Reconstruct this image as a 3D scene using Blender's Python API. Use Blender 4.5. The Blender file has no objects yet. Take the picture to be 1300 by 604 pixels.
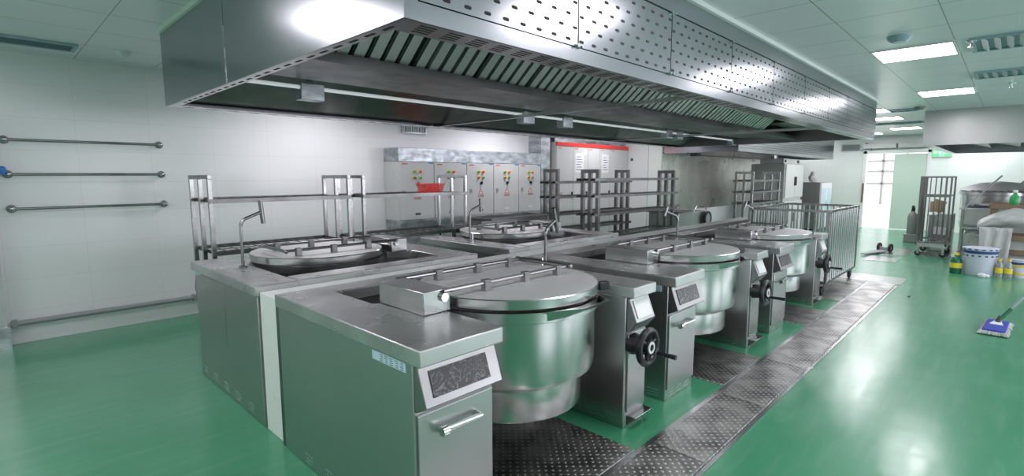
import bpy, bmesh, math, random
from mathutils import Vector, Matrix
random.seed(7)
PI = math.pi
SC = bpy.context.scene
COL = SC.collection

# ------------------------------------------------------------------ materials
def nmat(name):
    m = bpy.data.materials.new(name); m.use_nodes = True
    nt = m.node_tree; b = nt.nodes['Principled BSDF']
    return m, nt, b
def plain(name, col, rough=.5, metal=0., spec=.5, trans=0., alpha=1., coat=0.):
    m, nt, b = nmat(name)
    b.inputs['Base Color'].default_value = (*col, 1)
    b.inputs['Roughness'].default_value = rough
    b.inputs['Metallic'].default_value = metal
    b.inputs['Specular IOR Level'].default_value = spec
    b.inputs['Transmission Weight'].default_value = trans
    b.inputs['Alpha'].default_value = alpha
    b.inputs['Coat Weight'].default_value = coat
    # a little grain, so no surface is perfectly even
    tc = nt.nodes.new('ShaderNodeTexCoord'); n = nt.nodes.new('ShaderNodeTexNoise'); n.inputs['Scale'].default_value = 9
    r = nt.nodes.new('ShaderNodeMapRange')
    r.inputs['To Min'].default_value = max(0, rough - .06); r.inputs['To Max'].default_value = min(1, rough + .06)
    nt.links.new(tc.outputs['Object'], n.inputs['Vector']); nt.links.new(n.outputs['Fac'], r.inputs['Value'])
    nt.links.new(r.outputs['Result'], b.inputs['Roughness'])
    return m
def emis(name, col, s):
    m, nt, b = nmat(name)
    b.inputs['Base Color'].default_value = (*col, 1)
    b.inputs['Emission Color'].default_value = (*col, 1)
    b.inputs['Emission Strength'].default_value = s
    return m
def steel(name, lo=.50, hi=.62, r0=.22, r1=.36, tint=(1, 1, 1), stretch=(1, 1, 1), scale=3., aniso=0., streak=.0):
    m, nt, b = nmat(name); N = nt.nodes; L = nt.links
    b.inputs['Metallic'].default_value = 1
    tc = N.new('ShaderNodeTexCoord'); mp = N.new('ShaderNodeMapping'); mp.inputs['Scale'].default_value = stretch
    n = N.new('ShaderNodeTexNoise'); n.inputs['Scale'].default_value = scale; n.inputs['Detail'].default_value = 2
    L.new(tc.outputs['Object'], mp.inputs['Vector']); L.new(mp.outputs['Vector'], n.inputs['Vector'])
    cr = N.new('ShaderNodeValToRGB')
    cr.color_ramp.elements[0].position = .35; cr.color_ramp.elements[1].position = .65
    cr.color_ramp.elements[0].color = (lo * tint[0], lo * tint[1], lo * tint[2], 1)
    cr.color_ramp.elements[1].color = (hi * tint[0], hi * tint[1], hi * tint[2], 1)
    L.new(n.outputs['Fac'], cr.inputs['Fac']); L.new(cr.outputs['Color'], b.inputs['Base Color'])
    n2 = N.new('ShaderNodeTexNoise'); n2.inputs['Scale'].default_value = scale * 2.3; n2.inputs['Detail'].default_value = 2
    L.new(tc.outputs['Object'], n2.inputs['Vector'])
    mr = N.new('ShaderNodeMapRange'); mr.inputs['From Min'].default_value = .3; mr.inputs['From Max'].default_value = .7
    mr.inputs['To Min'].default_value = r0; mr.inputs['To Max'].default_value = r1
    L.new(n2.outputs['Fac'], mr.inputs['Value']); L.new(mr.outputs['Result'], b.inputs['Roughness'])
    if name in ('worn_steel_worktop', 'satin_lid_steel'): b.inputs['Metallic'].default_value = .8 if name[0] == 'w' else .5   # dusty film over the metal
    if aniso:
        b.inputs['Anisotropic'].default_value = aniso
        t = N.new('ShaderNodeTangent'); t.direction_type = 'RADIAL'; t.axis = 'Z'
        L.new(t.outputs['Tangent'], b.inputs['Tangent'])
    return m
M = {}
M['steel'] = steel('brushed_steel', .48, .54, .22, .28, scale=1.5)
M['panel'] = steel('smooth_steel_panel', .48, .52, .30, .35, scale=.8)
M['top'] = steel('worn_steel_worktop', .46, .60, .24, .40, scale=2.5)
M['pot'] = steel('spun_steel', .54, .58, .2, .24, aniso=.6, stretch=(1, 1, .15), scale=1)
M['tap'] = steel('tap_steel', .26, .33, .25, .32, scale=1)
M['baffle'] = steel('satin_baffle_steel', .66, .72, .42, .5, scale=2); M['baffle'].node_tree.nodes['Principled BSDF'].inputs['Metallic'].default_value = .6
M['bar'] = steel('polished_round_bar', .55, .6, .16, .2, scale=1)
M['lidtop'] = steel('satin_lid_steel', .70, .76, .40, .5, scale=2)
M['face'] = steel('satin_steel_face', .30, .35, .34, .42, scale=2)
M['tube'] = steel('steel_tube', .36, .46, .2, .3)
M['darksteel'] = steel('dull_steel_tube', .18, .27, .3, .42)
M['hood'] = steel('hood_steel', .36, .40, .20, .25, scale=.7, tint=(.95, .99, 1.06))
M['hoodin'] = steel('hood_lining_steel', .20, .26, .33, .45)  # same steel as outside, with the dim hood interior's shade put into its colour
M['galv'] = steel('galvanised_sheet', .36, .62, .28, .5, tint=(.94, 1, 1.05), scale=6, stretch=(1, 1, 2.5))
M['clad'] = steel('wall_cladding_steel', .52, .58, .26, .30, tint=(1, .98, .92), stretch=(3, 3, .05), scale=1)
M['chrome'] = plain('chrome', (.8, .8, .8), .12, 1)
M['black'] = plain('black_plastic', (.012, .013, .016), .35)
M['rubber'] = plain('black_rubber', (.02, .02, .022), .6)
M['dark'] = plain('dark_opening', (.01, .01, .011), .7)
M['grey'] = plain('grey_plastic', (.3, .31, .32), .5)
M['white'] = plain('white_enamel', (.75, .76, .76), .35)
M['cabgrey'] = plain('pale_grey_enamel', (.56, .57, .56), .4)
M['red'] = plain('red_plastic', (.92, .05, .045), .4)
M['redline'] = plain('red_print', (.55, .05, .04), .5)
M['blue'] = plain('blue_print', (.05, .2, .6), .5)
M['green'] = plain('green_plastic', (.02, .35, .10), .35)
M['yellow'] = plain('yellow_plastic', (.8, .62, .05), .4)
M['lblue'] = plain('pale_blue_sticker', (.5, .66, .75), .45)
M['ink'] = plain('dark_ink', (.05, .07, .1), .6)
M['paper'] = plain('white_paper', (.75, .76, .78), .8)
M['tile'] = plain('white_cladding', (.80, .83, .81), .3)
M['film'] = plain('blue_protective_film', (.33, .44, .52), .3)
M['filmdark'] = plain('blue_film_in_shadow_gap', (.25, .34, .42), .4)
M['card'] = plain('brown_cardboard', (.35, .25, .16), .9)
M['wood'] = plain('dull_crate_timber', (.22, .16, .11), .85)
M['bottlegreen'] = plain('green_bottle', (.01, .13, .06), .25)
M['clear'] = plain('clear_plastic', (.75, .8, .8), .12, trans=.75)
M['bucket'] = plain('lilac_white_pail', (.58, .60, .72), .4)
M['navy'] = plain('navy_print', (.03, .06, .2), .4)
M['mopblue'] = plain('blue_mop_cloth', (.04, .06, .36), .9)
M['fringe'] = plain('grey_white_fringe', (.45, .47, .45), .95)
M['alu'] = plain('grey_green_handle', (.25, .33, .32), .4, .6)
M['extgrey'] = plain('grey_cylinder_paint', (.22, .23, .22), .5)
M['brown'] = plain('brown_guard', (.18, .11, .06), .6)
M['doorleaf'] = plain('pale_mint_door', (.55, .68, .58), .35)
M['frame'] = plain('white_frame', (.8, .82, .8), .4)
M['wrapwhite'] = plain('white_wrapped_goods', (.55, .56, .56), .6)
M['led'] = emis('led_diffuser', (1, .94, 1), 11.)
M['added_daylight'] = emis('added_light_pane', (.93, .905, 1), 3.7); M['added_daylight'].cycles.emission_sampling = 'FRONT'  # glow of the added, unseen windows
M['tubelight'] = emis('tube_light', (.95, .97, 1), .12)
M['led'].cycles.emission_sampling = 'FRONT'; M['tubelight'].cycles.emission_sampling = 'NONE'
M['exit'] = emis('exit_green', (.08, .6, .2), .45)
M['exittext'] = emis('exit_pale', (.8, 1, .85), .6)
M['exit'].cycles.emission_sampling = 'NONE'; M['exittext'].cycles.emission_sampling = 'NONE'
M['concrete'] = plain('pale_paving', (.6, .58, .55), .8)
M['facade'] = plain('pale_facade', (.7, .72, .75), .6)

def plastic_film():
    m, nt, b = nmat('cloudy_plastic_film'); N = nt.nodes; L = nt.links
    b.inputs['Base Color'].default_value = (.60, .61, .60, 1); b.inputs['Roughness'].default_value = .3
    b.inputs['Transmission Weight'].default_value = .25
    n = N.new('ShaderNodeTexNoise'); n.inputs['Scale'].default_value = 9; n.inputs['Detail'].default_value = 4
    bp = N.new('ShaderNodeBump'); bp.inputs['Strength'].default_value = .6; bp.inputs['Distance'].default_value = .03
    L.new(n.outputs['Fac'], bp.inputs['Height']); L.new(bp.outputs['Normal'], b.inputs['Normal'])
    return m
M['wrap'] = plastic_film()

def screen_mat():
    m, nt, b = nmat('scratched_dark_screen'); N = nt.nodes; L = nt.links
    tc = N.new('ShaderNodeTexCoord')
    n = N.new('ShaderNodeTexNoise'); n.inputs['Scale'].default_value = 12; n.inputs['Detail'].default_value = 3; n.inputs['Distortion'].default_value = 2.5
    L.new(tc.outputs['Object'], n.inputs['Vector'])
    cr = N.new('ShaderNodeValToRGB'); e = cr.color_ramp.elements
    e[0].position = .49; e[0].color = (.012, .013, .017, 1); e[1].position = .51; e[1].color = (.012, .013, .017, 1)
    x = cr.color_ramp.elements.new(.5); x.color = (.16, .17, .18, 1)
    e[0].position = .475; e[-1].position = .525
    L.new(n.outputs['Fac'], cr.inputs['Fac']); L.new(cr.outputs['Color'], b.inputs['Base Color'])
    b.inputs['Roughness'].default_value = .35
    return m
M['screen'] = screen_mat()

def floor_mat():
    m, nt, b = nmat('green_epoxy_floor'); N = nt.nodes; L = nt.links
    tc = N.new('ShaderNodeTexCoord')
    n = N.new('ShaderNodeTexNoise'); n.inputs['Scale'].default_value = 1.1; n.inputs['Detail'].default_value = 7; n.inputs['Roughness'].default_value = .6
    L.new(tc.outputs['Object'], n.inputs['Vector'])
    cr = N.new('ShaderNodeValToRGB'); e = cr.color_ramp.elements
    e[0].position = .3; e[0].color = (.036, .245, .120, 1); e[1].position = .75; e[1].color = (.070, .305, .170, 1)
    L.new(n.outputs['Fac'], cr.inputs['Fac'])
    # scuffs: long pale streaks
    mp = N.new('ShaderNodeMapping'); mp.inputs['Scale'].default_value = (1.2, 9, 1); mp.inputs['Rotation'].default_value = (0, 0, .5)
    n2 = N.new('ShaderNodeTexNoise'); n2.inputs['Scale'].default_value = 1.7; n2.inputs['Detail'].default_value = 3
    L.new(tc.outputs['Object'], mp.inputs['Vector']); L.new(mp.outputs['Vector'], n2.inputs['Vector'])
    c2 = N.new('ShaderNodeValToRGB'); f = c2.color_ramp.elements
    f[0].position = .5; f[0].color = (0, 0, 0, 1); f[1].position = .9; f[1].color = (.45, .45, .45, 1)
    L.new(n2.outputs['Fac'], c2.inputs['Fac'])
    mx = N.new('ShaderNodeMix'); mx.data_type = 'RGBA'; mx.inputs['B'].default_value = (.16, .34, .24, 1)
    L.new(c2.outputs['Color'], mx.inputs['Factor']); L.new(cr.outputs['Color'], mx.inputs['A'])
    L.new(mx.outputs['Result'], b.inputs['Base Color'])
    mr = N.new('ShaderNodeMapRange'); mr.inputs['To Min'].default_value = .12; mr.inputs['To Max'].default_value = .30
    L.new(n2.outputs['Fac'], mr.inputs['Value']); L.new(mr.outputs['Result'], b.inputs['Roughness'])
    b.inputs['Specular IOR Level'].default_value = .6; b.inputs['Coat Weight'].default_value = .35; b.inputs['Coat Roughness'].default_value = .32
    n3 = N.new('ShaderNodeTexNoise'); n3.inputs['Scale'].default_value = 4; n3.inputs['Detail'].default_value = 2
    bp = N.new('ShaderNodeBump'); bp.inputs['Strength'].default_value = .06; bp.inputs['Distance'].default_value = .05
    L.new(tc.outputs['Object'], n3.inputs['Vector']); L.new(n3.outputs['Fac'], bp.inputs['Height']); L.new(bp.outputs['Normal'], b.inputs['Normal'])
    return m
M['floor'] = floor_mat()

def grid_mat(name, col, line, w, h, off, swap, mortar, rough, metal=0., spec=.5, bump=.3):
    """even sheet with a grid of joints; swap picks which object axes carry the grid"""
    m, nt, b = nmat(name); N = nt.nodes; L = nt.links
    tc = N.new('ShaderNodeTexCoord'); sp = N.new('ShaderNodeSeparateXYZ'); cb = N.new('ShaderNodeCombineXYZ')
    L.new(tc.outputs['Object'], sp.inputs[0]); L.new(sp.outputs[swap[0]], cb.inputs[0]); L.new(sp.outputs[swap[1]], cb.inputs[1])
    mp = N.new('ShaderNodeMapping'); mp.inputs['Location'].default_value = (-off[0], -off[1], 0)
    L.new(cb.outputs[0], mp.inputs['Vector'])
    br = N.new('ShaderNodeTexBrick'); br.offset = 0; br.squash = 1
    for k, v in (('Color1', col), ('Color2', tuple(c * .985 for c in col)), ('Mortar', line)): br.inputs[k].default_value = (*v, 1)
    br.inputs['Scale'].default_value = 1; br.inputs['Brick Width'].default_value = w; br.inputs['Row Height'].default_value = h
    br.inputs['Mortar Size'].default_value = mortar; br.inputs['Mortar Smooth'].default_value = .1
    L.new(mp.outputs[0], br.inputs['Vector']); L.new(br.outputs['Color'], b.inputs['Base Color'])
    b.inputs['Roughness'].default_value = rough; b.inputs['Metallic'].default_value = metal; b.inputs['Specular IOR Level'].default_value = spec
    bp = N.new('ShaderNodeBump'); bp.inputs['Strength'].default_value = bump; bp.inputs['Distance'].default_value = -.003
    L.new(br.outputs['Fac'], bp.inputs['Height']); L.new(bp.outputs['Normal'], b.inputs['Normal'])
    return m
M['ceiling'] = grid_mat('white_ceiling_panels', (.85, .83, .89), (.28, .27, .27), .635, .6, (.74, .44), (0, 1), .0035, .32, spec=.6)
M['wallL'] = grid_mat('white_wall_sheets_long', (.80, .81, .82), (.70, .67, .67), .6, .3, (.1, 0), (0, 2), .0015, .22, spec=.4, bump=.12)
M['wallF'] = grid_mat('white_wall_sheets_end', (.79, .84, .80), (.68, .66, .63), .6, .3, (.1, 0), (1, 2), .0015, .3, spec=.4, bump=.12)

def grate_mat():
    m, nt, b = nmat('dimpled_steel_plate'); N = nt.nodes; L = nt.links
    b.inputs['Metallic'].default_value = 1
    tc = N.new('ShaderNodeTexCoord')
    def dots(ofs):
        mp = N.new('ShaderNodeMapping'); mp.inputs['Scale'].default_value = (19, 19, 0); mp.inputs['Location'].default_value = (ofs, ofs, 0)
        L.new(tc.outputs['Object'], mp.inputs['Vector'])
        fr = N.new('ShaderNodeVectorMath'); fr.operation = 'FRACTION'; L.new(mp.outputs[0], fr.inputs[0])
        d = N.new('ShaderNodeVectorMath'); d.operation = 'DISTANCE'; d.inputs[1].default_value = (.5, .5, 0); L.new(fr.outputs[0], d.inputs[0])
        r = N.new('ShaderNodeMapRange'); r.inputs['From Min'].default_value = .10; r.inputs['From Max'].default_value = .20
        r.inputs['To Min'].default_value = 1; r.inputs['To Max'].default_value = 0
        L.new(d.outputs['Value'], r.inputs['Value']); return r
    a, c = dots(0), dots(.5)
    mx = N.new('ShaderNodeMath'); mx.operation = 'MAXIMUM'; L.new(a.outputs[0], mx.inputs[0]); L.new(c.outputs[0], mx.inputs[1])
    n = N.new('ShaderNodeTexNoise'); n.inputs['Scale'].default_value = 5; n.inputs['Detail'].default_value = 7; L.new(tc.outputs['Object'], n.inputs['Vector'])
    cr = N.new('ShaderNodeValToRGB'); e = cr.color_ramp.elements
    e[0].position = .35; e[0].color = (.16, .155, .15, 1); e[1].position = .62; e[1].color = (.5, .49, .47, 1)
    L.new(n.outputs['Fac'], cr.inputs['Fac'])
    m2 = N.new('ShaderNodeMix'); m2.data_type = 'RGBA'; m2.inputs['B'].default_value = (.62, .61, .6, 1)
    L.new(mx.outputs[0], m2.inputs['Factor']); L.new(cr.outputs['Color'], m2.inputs['A']); L.new(m2.outputs['Result'], b.inputs['Base Color'])
    b.inputs['Roughness'].default_value = .38
    bp = N.new('ShaderNodeBump'); bp.inputs['Strength'].default_value = .6; bp.inputs['Distance'].default_value = .004
    L.new(mx.outputs[0], bp.inputs['Height']); L.new(bp.outputs['Normal'], b.inputs['Normal'])
    return m
M['grate'] = grate_mat()

# ------------------------------------------------------------------ geometry
class G:
    def __init__(s): s.bm = bmesh.new(); s.mi = 0
    def m(s, i): s.mi = i; return s
    def raw(s, vs, fs):
        v = [s.bm.verts.new(p) for p in vs]
        for f in fs:
            try:
                q = s.bm.faces.new([v[i] for i in f]); q.material_index = s.mi
            except ValueError: pass
        return s
    def box(s, x0, x1, y0, y1, z0, z1):
        return s.raw([(x0, y0, z0), (x1, y0, z0), (x1, y1, z0), (x0, y1, z0), (x0, y0, z1), (x1, y0, z1), (x1, y1, z1), (x0, y1, z1)],
                     [(3, 2, 1, 0), (4, 5, 6, 7), (0, 1, 5, 4), (1, 2, 6, 5), (2, 3, 7, 6), (3, 0, 4, 7)])
    def obox(s, c, size, rot):
        c = Vector(c); a, b, d = (k / 2 for k in size)
        P = [c + rot @ Vector((x, y, z)) for z in (-d, d) for x, y in ((-a, -b), (a, -b), (a, b), (-a, b))]
        return s.raw(P, [(3, 2, 1, 0), (4, 5, 6, 7), (0, 1, 5, 4), (1, 2, 6, 5), (2, 3, 7, 6), (3, 0, 4, 7)])
    def prism(s, poly, ax, a, b):
        def p(u, v, t): return (t, u, v) if ax == 'x' else (u, t, v) if ax == 'y' else (u, v, t)
        n = len(poly)
        return s.raw([p(u, v, a) for u, v in poly] + [p(u, v, b) for u, v in poly],
                     [tuple(range(n))[::-1], tuple(range(n, 2 * n))] + [(i, (i + 1) % n, n + (i + 1) % n, n + i) for i in range(n)])
    def tube(s, path, r, n=10, closed=False):
        P = [Vector(p) for p in path]; k = len(P); rings = []
        up = None
        for i, p in enumerate(P):
            a = P[(i - 1) % k] if (closed or i > 0) else None
            c = P[(i + 1) % k] if (closed or i < k - 1) else None
            t = ((c - p).normalized() if c is not None else Vector()) + ((p - a).normalized() if a is not None else Vector())
            t.normalize()
            if up is None: up = t.orthogonal().normalized()
            up = (up - t * up.dot(t)).normalized(); w = t.cross(up)
            rings.append([p + (up * math.cos(2 * PI * j / n) + w * math.sin(2 * PI * j / n)) * r for j in range(n)])
        V = [v for g in rings for v in g]; F = []
        for i in range(k if closed else k - 1):
            a, b = i * n, ((i + 1) % k) * n
            F += [(a + j, a + (j + 1) % n, b + (j + 1) % n, b + j) for j in range(n)]
        if not closed: F += [tuple(range(n))[::-1], tuple(range((k - 1) * n, k * n))]
        return s.raw(V, F)
    def cyl(s, p0, p1, r, r1=None, n=16):
        p0, p1 = Vector(p0), Vector(p1); r1 = r if r1 is None else r1
        t = (p1 - p0).normalized(); u = t.orthogonal().normalized(); w = t.cross(u)
        V = [p0 + (u * math.cos(2 * PI * j / n) + w * math.sin(2 * PI * j / n)) * r for j in range(n)] + \
            [p1 + (u * math.cos(2 * PI * j / n) + w * math.sin(2 * PI * j / n)) * r1 for j in range(n)]
        return s.raw(V, [tuple(range(n))[::-1], tuple(range(n, 2 * n))] + [(j, (j + 1) % n, n + (j + 1) % n, n + j) for j in range(n)])
    def lathe(s, prof, c=(0, 0, 0), n=48, ax='z'):
        def p(r, h, a):
            x, y = r * math.cos(a), r * math.sin(a)
            v = (x, y, h) if ax == 'z' else (x, h, y) if ax == 'y' else (h, x, y)
            return (c[0] + v[0], c[1] + v[1], c[2] + v[2])
        V = []; idx = []
        for r, h in prof:
            if r < 1e-6: idx.append([len(V)] * n); V.append(p(0, h, 0))
            else: idx.append(list(range(len(V), len(V) + n))); V += [p(r, h, 2 * PI * j / n) for j in range(n)]
        F = []
        for a, b in zip(idx, idx[1:]):
            for j in range(n):
                q = []
                for v in (a[j], a[(j + 1) % n], b[(j + 1) % n], b[j]):
                    if v not in q: q.append(v)
                if len(q) > 2: F.append(tuple(q))
        return s.raw(V, F)
    def torus(s, c, ax, R, r, n=28, k=10):
        ax = Vector(ax).normalized(); u = ax.orthogonal().normalized(); w = ax.cross(u); c = Vector(c)
        return s.tube([c + (u * math.cos(2 * PI * j / n) + w * math.sin(2 * PI * j / n)) * R for j in range(n)], r, k, True)
    def ball(s, c, r, sq=(1, 1, 1), n=16, h=8, jit=0):
        prof = [(math.sin(PI * i / h), -math.cos(PI * i / h)) for i in range(h + 1)]; prof[0] = (0, -1); prof[-1] = (0, 1)
        k0 = len(s.bm.verts); s.lathe(prof, (0, 0, 0), n); s.bm.verts.ensure_lookup_table()
        for v in s.bm.verts[k0:]:
            q = v.co * r * (1 + random.uniform(-jit, jit)); v.co = Vector((q.x * sq[0] + c[0], q.y * sq[1] + c[1], q.z * sq[2] + c[2]))
        return s
    def build(s, name, mats, parent=None, loc=None, bevel=0, sharp=35, down=False, inward=None, **tags):
        me = bpy.data.meshes.new(name)
        if down:
            s.bm.normal_update()
            for f in s.bm.faces:
                if f.normal.z > 0: f.normal_flip()
        elif inward is not None:                      # single pane: turn its front to +y or +x, into the room
            s.bm.normal_update()
            for f in s.bm.faces:
                if f.normal.x + f.normal.y < 0: f.normal_flip()
        else: bmesh.ops.recalc_face_normals(s.bm, faces=s.bm.faces)
        for f in s.bm.faces: f.smooth = True
        s.bm.to_mesh(me); s.bm.free()
        me.set_sharp_from_angle(angle=math.radians(sharp))
        for k in (mats if isinstance(mats, (list, tuple)) else [mats]): me.materials.append(M[k])
        o = bpy.data.objects.new(name, me); COL.objects.link(o)
        if parent: o.parent = parent
        if loc: o.location = loc
        if bevel:
            b = o.modifiers.new('edge', 'BEVEL'); b.width = bevel; b.segments = 2; b.limit_method = 'ANGLE'; b.angle_limit = math.radians(40)
        for k, v in tags.items():
            if v: o[k] = v
        return o
def struct(name, g, mats, **kw): return g.build(name, mats, kind='structure', **kw)
def thing(name, label, cat, loc=(0, 0, 0), rot=0, group=None):
    o = bpy.data.objects.new(name, None); COL.objects.link(o); o.empty_display_size = .1
    o.location = loc; o.rotation_euler = (0, 0, rot); o['label'] = label; o['category'] = cat
    if group: o['group'] = group
    return o
def dup(o, loc=None, rot=None, label=None, parent=None):
    c = o.copy(); COL.objects.link(c)
    if parent: c.parent = parent
    if loc: c.location = loc
    if rot is not None: c.rotation_euler = (0, 0, rot)
    if label: c['label'] = label
    for ch in list(o.children): dup(ch, parent=c)
    return c
def arc(c, r, a0, a1, u, v, n=6):
    c, u, v = Vector(c), Vector(u), Vector(v)
    return [c + u * r * math.cos(a0 + (a1 - a0) * i / n) + v * r * math.sin(a0 + (a1 - a0) * i / n) for i in range(n + 1)]
def text(name, body, size, loc, rot, mat, parent=None, depth=.0008):
    cu = bpy.data.curves.new(name, 'FONT'); cu.body = body; cu.size = size; cu.extrude = depth; cu.align_x = 'CENTER'; cu.align_y = 'CENTER'
    q = bpy.data.objects.new(name, cu); COL.objects.link(q); bpy.context.view_layer.update()
    me = bpy.data.meshes.new_from_object(q.evaluated_get(bpy.context.evaluated_depsgraph_get())); bpy.data.objects.remove(q)
    me.materials.clear(); me.materials.append(M[mat])
    o = bpy.data.objects.new(name, me); COL.objects.link(o); o.location = loc; o.rotation_euler = rot
    if parent: o.parent = parent
    return o

# ------------------------------------------------------------------ setting
XF, YL, ZC, XR, YR = 18.3, 6.58, 2.68, 10.2, 5.42
struct('floor', G().box(-5.15, XF + .15, -5.15, YL + .15, -.12, 0), 'floor')
struct('ceiling', G().box(-5.15, XF + .15, -5.15, YL + .15, ZC, ZC + .1), 'ceiling')
struct('wall_left', G().box(-5.15, XR, YL, YL + .15, 0, ZC), 'wallL')
struct('wall_return', G().box(XR, XR + .12, YR, YL + .15, 0, ZC), 'wallF')
struct('wall_range', G().box(XR + .12, XF + .15, YR, YR + .12, 0, ZC), 'wallL')
# the two unseen walls; the right one gets windows added to brighten the room
def added_window_wall(name, n, a, b, ws, flip, mat):
    W0, W1 = .95, 2.35; g = G(); e = a
    def bx(g, u0, u1, v0, v1, z0, z1): return g.box(v0, v1, u0, u1, z0, z1) if flip else g.box(u0, u1, v0, v1, z0, z1)
    for u0, u1 in ws:
        bx(g, e, u0, -5.15, -5, 0, ZC); bx(g, u0, u1, -5.15, -5, 0, W0); bx(g, u0, u1, -5.15, -5, W1, ZC); e = u1
    bx(g, e, b, -5.15, -5, 0, ZC); struct(name, g, mat)
    for k, (u0, u1) in enumerate(ws):
        g = G()
        for u in (u0, (u0 + u1) / 2 - .03, u1 - .06): bx(g, u, u + .06, -5.12, -5.06, W0, W1)
        for z in (W0, W1 - .06): bx(g, u0 + .06, u1 - .06, -5.12, -5.06, z, z + .06)
        f = struct('window_%d' % (n + k), g, 'frame')
        q = [(u0, -5.1, W0), (u1, -5.1, W0), (u1, -5.1, W1), (u0, -5.1, W1)]
        G().raw([(y, x, z) if flip else (x, y, z) for x, y, z in q], [(0, 1, 2, 3)]).build('added_light_pane', 'added_daylight', f, inward=not flip)
added_window_wall('wall_right', 1, -5.15, XF, ((1.2, 3.8), (5.4, 8.0), (9.2, 11.8), (13.0, 17.0)), False, 'wallL')
added_window_wall('wall_back', 5, -5, YL, (), True, 'wallF')
DY0, DY1, DZ = 1.72, 3.12, 2.18
struct('wall_far', G().box(XF, XF + .15, -5, DY0, 0, ZC).box(XF, XF + .15, DY1, YR, 0, ZC).box(XF, XF + .15, DY0, DY1, DZ, ZC), 'wallF')
# door: opening with white jambs, brown guards, one sliding leaf pushed to the right
fr = struct('door_1', G().box(XF - .06, XF, DY1, DY1 + .08, 0, DZ + .08).box(XF - .06, XF, DY0 - .08, DY0, 0, DZ + .08).box(XF - .06, XF, DY0 - .08, DY1 + .08, DZ, DZ + .10), 'frame', bevel=.004)
G().box(XF - .05, XF - .005, DY0 - .02, 2.46, .02, DZ - .03).build('sliding_leaf', 'doorleaf', fr, bevel=.004)
G().box(XF - .1, XF - .06, DY1 + .02, DY1 + .06, .75, 1.32).box(XF - .1, XF - .06, DY0 - .06, DY0 - .02, .75, 1.32).build('door_guard', 'brown', fr)
G().box(XF - .22, XF, DY0 - .08, 2.38, 2.32, 2.46).box(XF - .22, XF, 2.42, DY1 + .1, 2.32, 2.46).build('air_curtain_housing', 'cabgrey', fr, bevel=.01)
# the yard beyond the door
struct('ground', G().box(XF + .15, 60, -20, 30, -.12, -.01), 'concrete')
fc = struct('wall_outside', G().box(0, 3, -16, 18, 0, 9), 'facade', loc=(34, 6, -.01))
g = G()
for z in (1.1, 1.75, 2.3, 2.85, 3.8, 5.4): g.box(-.12, 0, -16, 18, z, z + .07)
for k in range(34): g.box(-.12, 0, -16 + k, -15.92 + k, 0, 9)
g.build('window_frame', 'extgrey', fc)
# stainless cladding on the cooking wall, made of narrow sheets
g = G(); x = XR + .02
while x < 17.2:
    g.box(x, x + .595, YR - .012, YR, .76, 2.3); x += .6
struct('wall_cladding', g, 'clad', bevel=.002)
# low partition between the two rows
struct('wall_partition', G().box(1.115, 8.75, 2.93, 3.19, 0, .862), 'tile', bevel=.004)
struct('trim_1', G().box(1.105, 1.13, 2.885, 2.93, 0, .87).box(1.13, 8.75, 2.915, 2.93, .6, .87), 'darksteel')
# stainless door post at the left edge
struct('trim_2', G().box(-.6, .07, 6.44, YL, 0, 2.1), 'panel')
struct('trim_3', G().box(-.6, .085, 6.425, 6.44, 0, .2).box(.07, .085, 6.44, YL, 0, .2), 'galv')
# grey steel column casing by the switch cabinets
struct('trim_4', G().box(7.25, 7.5, 6.26, YL, 0, ZC), 'galv', bevel=.006)
# floor channel edging
struct('trim_5', G().box(.2, 8.95, 1.035, 1.06, 0, .006).box(.2, 8.95, 1.38, 1.41, 0, .006), 'steel')

# ------------------------------------------------------------------ ceiling fittings
def ceiling_light(x, y, label):
    t = thing('ceiling_light', label, 'ceiling light', (x, y, ZC - .012), 0, 'square ceiling light panels')
    G().box(-.312, -.29, -.298, .298, 0, .012).box(.29, .312, -.298, .298, 0, .012).box(-.29, .29, -.298, -.28, 0, .012).box(-.29, .29, .28, .298, 0, .012).build('frame', 'frame', t)
    G().raw([(-.29, -.28, .003), (-.29, .28, .003), (.29, .28, .003), (.29, -.28, .003)], [(0, 1, 2, 3)]).build('diffuser', 'led', t, down=True)
    return t
L0 = ceiling_light(6.14, .74, 'lit square ceiling panel nearest to the camera right of the long hood')
for x, y, lb in ((9.31, .74, 'second lit ceiling panel, just before the small right hood'),
                 (11.1, 1.94, 'lit ceiling panel half hidden behind the far corner of the long hood'),
                 (12.7, 1.94, 'lit ceiling panel past the far end of the long hood'),
                 (15.66, 1.94, 'farthest lit ceiling panel near the open door')):
    dup(L0, (x, y, ZC - .012), label=lb)
OUT = 'one of the lit square ceiling panels outside the picture or hidden, most added to brighten the room'
for x, y in ((2.96, .74), (-.21, .74), (-3.4, .74), (.1, 3.6), (-3.4, 3.74), (-3.4, 2.0), (-3.4, 5.5), (-.21, -2.26), (2.96, -2.26), (6.14, -2.26), (9.31, -3.4), (12.49, -3.4), (15.66, -3.4), (11.2, 2.9), (14.1, 2.9), (16.9, 2.9), (17.5, -2.6), (17.7, .6), (17.5, 4.6)):  # unseen panels, most of them added to lift the back, right and far areas
    dup(L0, (x, y, ZC - .012), label=OUT)
for x in (2.96, 6.14, 8.7): dup(L0, (x, 5.54, ZC - .012), label='lit ceiling panel hidden behind the long hood above the wall side aisle')

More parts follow.
